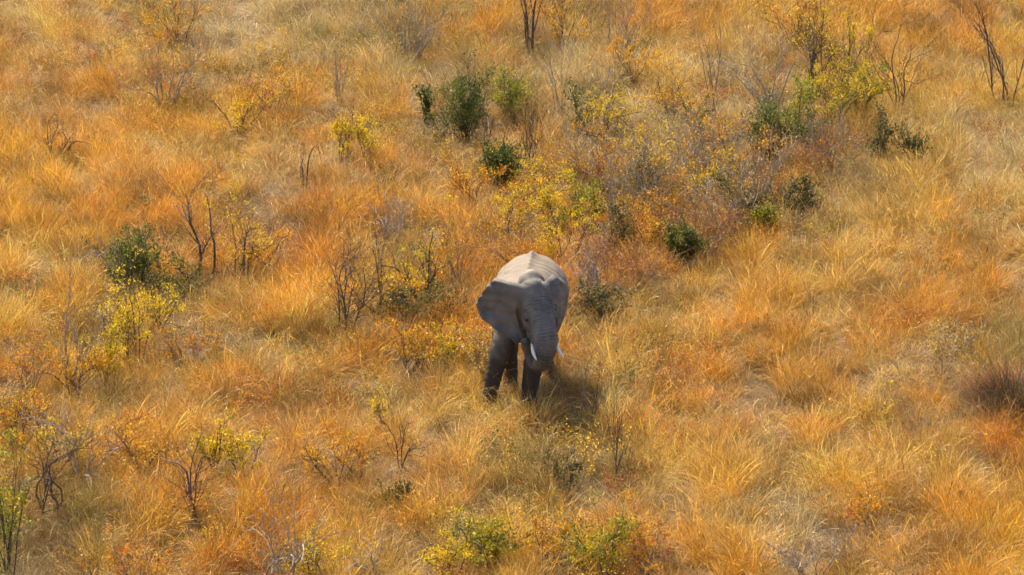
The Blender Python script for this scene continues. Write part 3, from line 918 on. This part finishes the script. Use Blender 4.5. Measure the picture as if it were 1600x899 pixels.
SHRUBS = [
    # name, x, y of the visible foot, width, height (photograph pixels), kind, label
    # green bushes
    ('green_bush', 726, 196, 80, 84, 'green', 'large round dark green leafy bush in pale grass beside small yellow topped bush'),
    ('green_bush', 787, 274, 60, 52, 'green', 'small round green bush at the foot of a dark forked sapling'),
    ('green_bush', 207, 436, 82, 80, 'green', 'dense dark green bush with upright shoots above the bright yellow sapling'),
    ('green_bush', 1204, 238, 88, 66, 'green', 'spreading mid green bush among bare grey stems and arching dead branches'),
    ('leafy_bush', 1345, 164, 78, 62, 'lime', 'broad yellow green leafy bush at the foot of bare dark branches'),
    ('green_bush', 968, 388, 58, 52, 'olive', 'dull grey green bush under a pale upright stem'),
    ('green_bush', 1157, 334, 66, 62, 'olive', 'ragged dark olive bush in a thicket beside rust red brush'),
    ('green_bush', 1066, 392, 44, 40, 'green', 'small nearly black green bush shaded by rust red brush'),
    ('olive_bush', 1430, 252, 44, 40, 'olive', 'wider and lower of two dark olive bushes beside the pale straw clearing', 'olive bushes by the clearing'),
    ('olive_bush', 1376, 240, 30, 50, 'olive', 'narrower and taller of two dark olive bushes beside the pale straw clearing', 'olive bushes by the clearing'),
    ('leafy_bush', 800, 166, 44, 50, 'lime', 'small yellow topped bush next to the large round dark green bush'),
    ('olive_bush', 612, 772, 46, 20, 'dim', 'low dark green bush tucked under arching tan grass'),
    ('olive_bush', 884, 748, 50, 44, 'dim', 'dim olive bush near dark bare sapling below the elephant'),
    ('green_sapling', 1088, 222, 34, 50, 'shoot', 'thin upright green sapling among bare grey stems'),
    ('green_sapling', 906, 190, 34, 58, 'shoot', 'slender green sapling beside a pale leaning stem'),
    ('green_sapling', 665, 172, 16, 34, 'shoot', 'tiny upright green shoot next to the large round dark green bush'),
    ('leafy_bush', 12, 880, 84, 210, 'lime', 'tall yellow green leafy shrub, the biggest of its colour, dense down to its foot'),
    ('leafy_bush', 938, 876, 90, 70, 'lime', 'low yellow green bush mixed with orange leaves in golden grass'),
    ('leafy_bush', 912, 334, 50, 50, 'lime', 'bright lime sapling beside a pale upright stem'),
    ('leafy_bush', 1192, 352, 26, 26, 'lime', 'tiny lime leaved plant below the ragged dark olive bush'),
    ('leafy_bush', 770, 868, 80, 50, 'lime', 'low lime and yellow bush beside a long bowed dead branch'),
    ('olive_bush', 932, 490, 84, 34, 'olive', 'dark olive undergrowth below grey dead branches beside the elephant'),
    ('olive_bush', 642, 490, 104, 28, 'olive', 'dark low undergrowth at the foot of the yellow dotted dark branched shrub'),
    ('olive_bush', 268, 446, 90, 26, 'olive', 'low dark undergrowth between the dense green bush and leaning dark trunk'),
    # yellow, golden and orange leaved shrubs
    ('yellow_sapling', 212, 556, 100, 118, 'yel', 'bright yellow feathery sapling below the dense dark green bush'),
    ('yellow_sapling', 165, 580, 56, 56, 'yel', 'small yellow sapling between grey dead shrub and bright feathery sapling'),
    ('yellow_sapling', 580, 238, 44, 36, 'yel', 'wider of two small yellow saplings standing in open tan grass', 'small saplings in open grass'),
    ('yellow_sapling', 534, 236, 36, 38, 'yel', 'narrower of two small yellow saplings standing in open tan grass', 'small saplings in open grass'),
    ('yellow_sapling', 334, 724, 50, 56, 'yel', 'yellow leaved sapling rising behind a dark multi stemmed bare shrub'),
    ('golden_shrub', 930, 262, 74, 54, 'gold', 'golden orange leafed shrub in front of a thicket of thin grey stems'),
    ('yellow_sapling', 1004, 262, 70, 60, 'yel', 'yellow leaved sapling inside the thicket of thin grey stems'),
    ('yellow_sapling', 866, 346, 60, 48, 'yel', 'yellow green sapling standing between lime sapling and yellow brush behind elephant'),
    ('yellow_sapling', 796, 360, 64, 44, 'yel', 'wispy yellow shrub beyond the elephant’s rump in orange grass'),
    ('yellow_shrub', 884, 402, 84, 52, 'yel', 'yellow leaved brush touching the skyline of the elephant’s back'),
    ('golden_shrub', 742, 300, 84, 42, 'gold', 'low golden shrub next to the small round green bush'),
    ('yellow_shrub', 690, 890, 84, 52, 'yel', 'low yellow shrub under a long bowed dead branch'),
    ('yellow_shrub', 96, 722, 66, 40, 'yel', 'yellow sprays below the grey arching branches'),
    ('golden_shrub', 276, 62, 84, 70, 'gold', 'tall brown shrub speckled with golden leaves beyond the grey forked shrub'),
    ('golden_shrub', 880, 74, 64, 66, 'gold', 'golden speckled shrub next to the dark dead trunk'),
    ('golden_shrub', 990, 112, 60, 40, 'gold', 'small golden shrub at the foot of the fine twigged grey tree'),
    ('golden_shrub', 1240, 58, 90, 56, 'gold', 'sparse golden shrub in rust grass behind a tall lime leaved sapling'),
    ('orange_shrub', 292, 556, 90, 54, 'org', 'orange red leafy shrub beside the bright yellow feathery sapling'),
    ('orange_shrub', 46, 584, 80, 62, 'org', 'dense orange shrub beside the grey dead upswept shrub'),
    ('orange_shrub', 530, 746, 96, 62, 'gold', 'golden orange low shrub beside a low dark green bush'),
    ('orange_shrub', 716, 446, 84, 84, 'org', 'orange leafy brush close behind the elephant’s spread ear'),
    ('orange_shrub', 1004, 872, 66, 60, 'org', 'orange leafed shrub beside low yellow green bush'),
    ('orange_shrub', 212, 896, 76, 52, 'org', 'small shrub with scattered red and orange leaves in shaded grass'),
    ('rust_brush', 936, 446, 104, 70, 'rust', 'rust red twiggy brush beside the elephant’s narrow folded ear'),
    ('rust_brush', 1108, 384, 104, 62, 'rust', 'rust red dry brush around a small nearly black bush'),
    ('rust_brush', 1290, 262, 96, 46, 'rust', 'low rust brown brush under arching grey dead branches'),
    ('pale_shrub', 768, 604, 56, 84, 'pale', 'thin shrub with pale curled leaves against the elephant’s front leg'),
    ('pale_shrub', 1468, 592, 118, 84, 'pale', 'yellowish shrub with many tiny pale leaves beside a dark mound of grass'),
    ('yellow_shrub', 1090, 300, 90, 66, 'yel', 'yellow leaved shrub between two grey stem thickets'),
    ('golden_shrub', 1060, 170, 80, 60, 'gold', 'golden shrub in bleached grass near tall reddish bare sapling'),
    ('yellow_shrub', 1250, 210, 70, 70, 'lime', 'yellow green shrub between spreading mid green bush and broad leafy bush'),
    ('yellow_shrub', 1330, 100, 60, 70, 'yel', 'yellow sprays around brown upright stems'),
    ('green_bush', 1010, 300, 46, 46, 'olive', 'small olive bush sunk in the thicket of golden leaved grey stems'),
    ('green_bush', 1245, 330, 60, 40, 'olive', 'low olive bush at the foot of the grey twiggy thicket'),
    ('orange_shrub', 1050, 340, 90, 56, 'org', 'orange leafy brush in front of the golden leaved grey stem thicket'),
    ('yellow_shrub', 960, 200, 60, 50, 'yel', 'yellow shrub among pale thin bare stems'),
    ('yellow_shrub', 250, 500, 70, 40, 'yel', 'low spreading yellow shrub below the dense dark green bush, beside feathery sapling'),
    ('golden_shrub', 120, 600, 90, 46, 'gold', 'low golden shrub at the foot of the grey dead upswept shrub'),
    ('golden_shrub', 420, 400, 60, 40, 'gold', 'low golden brush next to the dark stemmed yellow sprayed shrub'),
    ('yellow_shrub', 596, 655, 50, 22, 'yel', 'small yellow plant above the bare forked branch'),
    ('golden_shrub', 220, 730, 100, 56, 'gold', 'golden leafy patch between two dark bare shrubs'),
    ('yellow_shrub', 380, 730, 60, 44, 'yel', 'low yellow shrub close beside the dark multi stemmed bare shrub'),
    ('yellow_shrub', 500, 880, 70, 46, 'yel', 'low yellow sprays beside the large pale drooping dead shrub'),
    ('golden_shrub', 860, 860, 80, 50, 'gold', 'golden low shrub between lime bush and yellow green bush'),
    ('golden_shrub', 640, 560, 80, 44, 'gold', 'low golden orange shrub in grass beyond the elephant front leg'),
    ('yellow_shrub', 704, 560, 60, 40, 'yel', 'yellow small leaved shrub next to pale leaved shrub at elephant leg'),
    ('orange_shrub', 830, 330, 80, 44, 'org', 'orange low brush between wispy yellow shrub and yellow green sapling'),
    ('rust_brush', 1000, 440, 90, 52, 'rust', 'rust brown brush beside grey dead branches near the elephant'),
    ('golden_shrub', 430, 160, 80, 34, 'gold', 'golden leafy patch in grass next to thin grey lone sapling'),
    ('rust_brush', 1360, 812, 56, 50, 'org', 'small orange brush clump alone in straw grass'),
    ('stem_thicket', 1100, 262, 110, 90, 'thick', 'grey twiggy thicket around thin upright green sapling'),
    ('stem_thicket', 900, 268, 90, 80, 'thick', 'grey twiggy thicket around golden orange leafed shrub'),
    ('stem_thicket', 1130, 350, 110, 80, 'thick', 'grey twiggy thicket enclosing ragged dark olive bush and rust brush'),
    ('yellow_shrub', 860, 300, 80, 50, 'yel', 'spreading yellow shrub next to golden leaved twigs behind the elephant'),
    ('yellow_shrub', 1150, 250, 80, 60, 'gold', 'golden leafy shrub at the flank of the spreading mid green bush'),
    ('golden_shrub', 1020, 380, 80, 50, 'gold', 'golden shrub between dull grey green bush and nearly black bush'),
    ('yellow_shrub', 1310, 180, 80, 60, 'yel', 'yellow leaved shrub at the foot of the broad yellow green bush'),
    ('orange_shrub', 800, 420, 130, 60, 'org', 'wide orange brush hidden partly by the elephant back'),
    ('golden_shrub', 600, 480, 120, 50, 'gold', 'golden brush around the dark forked bare sapling'),
    ('yellow_shrub', 175, 520, 70, 46, 'yel', 'yellow sprays over the small yellow sapling beside grey dead shrub'),
    ('golden_shrub', 30, 700, 70, 60, 'gold', 'golden shrub behind the long stemmed dark bare shrub'),
    # bare shrubs with some leaves
    ('forked_shrub', 262, 150, 110, 94, 'greyy', 'grey forked shrub, bare above with golden leaves at its foot'),
    ('twiggy_shrub', 372, 188, 64, 38, 'yeld', 'low dark twiggy shrub with lime yellow sprays below the grey forked shrub'),
    ('fan_shrub', 642, 80, 96, 80, 'fan', 'grey fan shaped bare shrub with a dark green base'),
    ('dead_tree', 828, 78, 36, 104, 'darkl', 'dark upright dead trunk with rust brown leaves hanging on it'),
    ('twiggy_shrub', 378, 414, 80, 92, 'yeld', 'dark stemmed shrub with yellow sprays beside the leaning dark trunk'),
    ('twiggy_shrub', 660, 458, 86, 96, 'yeld', 'dark branched shrub dotted with yellow leaves near orange brush'),
    ('tall_sapling', 1272, 142, 56, 130, 'yeld', 'tall sapling with yellow leaves scattered up its bare stems'),
    # bare shrubs and dead branches
    ('bare_shrub', 84, 226, 62, 44, 'dark', 'small dark bare shrub half sunk in orange grass, standing alone'),
    ('bare_sapling', 530, 146, 26, 76, 'thin', 'thin grey sapling standing alone in bleached grass'),
    ('bare_tree', 966, 74, 90, 100, 'grey', 'bare grey tree with a haze of fine twigs'),
    ('leaning_sapling', 876, 156, 44, 110, 'thin', 'pale leaning bare stems beside the slender green sapling'),
    ('bare_sapling', 940, 178, 60, 90, 'thin', 'pale thin bare stems beyond the golden orange leafed shrub'),
    ('bare_sapling', 1115, 174, 42, 140, 'thint', 'tall thin reddish bare sapling in straw grass'),
    ('dead_branches', 1196, 172, 120, 92, 'arch', 'arching grey dead branches above the spreading mid green bush'),
    ('bare_shrub', 1404, 154, 100, 130, 'dark', 'tall dark bare shrub beside the broad yellow green leafy bush'),
    ('bare_tree', 1572, 150, 124, 160, 'dark', 'largest bare tree, many dark spreading branches in golden grass'),
    ('bare_sapling', 1316, 128, 30, 96, 'thint', 'brown upright stems behind the broad yellow green leafy bush'),
    ('dead_branches', 758, 196, 70, 30, 'arch', 'low grey bowed twigs between the two round green bushes'),
    ('forked_sapling', 822, 248, 40, 70, 'fork', 'small dark forked sapling beside the small round green bush'),
    ('stem_thicket', 1012, 318, 130, 124, 'thick', 'thicket of thin grey stems with golden leaves, the larger of two'),
    ('stem_thicket', 1180, 306, 116, 100, 'thick', 'grey twiggy thicket below the spreading mid green bush'),
    ('dead_branches', 1286, 250, 96, 64, 'arch', 'arching grey dead branches above low rust brown brush'),
    ('pale_sapling', 958, 356, 24, 120, 'thin', 'pale upright stems above the dull grey green bush'),
    ('dead_branches', 926, 470, 92, 66, 'arch', 'grey dead branches against rust brush beside the elephant'),
    ('bare_shrub', 594, 476, 44, 84, 'fork', 'dark forked bare sapling between two dark twiggy shrubs'),
    ('bare_shrub', 540, 512, 86, 136, 'dark', 'dark twisted bare shrub with many forks, beside dark forked sapling'),
    ('bare_shrub', 610, 366, 64, 56, 'grey', 'small grey bare shrub in orange grass above the dark twisted shrub'),
    ('dead_branch', 476, 296, 50, 42, 'archd', 'short dark bowed dead branch in plain orange grass'),
    ('leaning_tree', 318, 410, 110, 136, 'lean', 'leaning dark curved trunk with fine bare twigs'),
    ('dead_branches', 184, 436, 104, 58, 'arch', 'grey bowed dead twigs in front of the dense dark green bush'),
    ('dead_shrub', 108, 578, 112, 100, 'grey', 'grey dead shrub with upswept branches beside the bright yellow sapling'),
    ('bare_shrub', 74, 796, 104, 122, 'dark', 'dark bare shrub with long curved stems near the tall yellow green shrub'),
    ('dead_branches', 124, 740, 120, 84, 'arch', 'grey arching branches over yellow sprays'),
    ('bare_shrub', 306, 804, 108, 108, 'dark', 'dark multi stemmed bare shrub in front of yellow leaved sapling'),
    ('dead_shrub', 432, 892, 150, 128, 'arch', 'large pale grey dead shrub with drooping arched branches'),
    ('forked_sapling', 626, 712, 84, 76, 'fork', 'bare forked branch with one long arm above the low dark green bush'),
    ('forked_sapling', 904, 660, 84, 92, 'fork', 'dark bare sapling just in front of the elephant’s trunk'),
    ('forked_sapling', 964, 730, 44, 80, 'fork', 'dark curved bare sapling rising from olive grass'),
    ('dead_branch', 712, 892, 150, 70, 'archd', 'long bowed dead branch over low yellow shrubs'),
    ('dead_branches', 590, 894, 90, 34, 'arch', 'short grey dead twigs beside the large drooping dead shrub'),
    ('dead_shrub', 1270, 890, 116, 66, 'grey', 'low grey dead twiggy shrub alone in golden grass'),
]


def build_tussock():
    """a dark rounded mound of drooping grass"""
    root = bpy.data.objects.new('grass_tussock', None); COL.objects.link(root)
    g = G(1584, 655)
    root.location = (g[0], g[1], float(height(g[0], g[1])))
    root['label'] = 'dark brown rounded mound of drooping grass'; root['category'] = 'tussock'
    V, F, T = blade_tuft(77, 2600, 1.55, 0.42, 0.007, 0.9, 1.6, 0, 0.2, 6)
    c = np.array((0.075, 0.05, 0.024)) * T
    mesh_obj('blades', V, F, M_LEAF, root, cols=c)['kind'] = 'stuff'


for i, s_ in enumerate(SHRUBS):
    name, px, py, wd, ht, kind, label = s_[:7]
    grp = s_[7] if len(s_) > 7 else None
    cat = {'bush': 'bush', 'sapling': 'sapling', 'shrub': 'shrub', 'tree': 'tree', 'branches': 'dead branches', 'branch': 'dead branch', 'brush': 'brush',
           'trunk': 'trunk', 'stem': 'sapling', 'thicket': 'thicket'}[name.split('_')[-1]]
    build_shrub(name, px, py, wd, ht, kind, label.replace('’', "'"), cat, grp, i)
build_tussock()
build_grass()
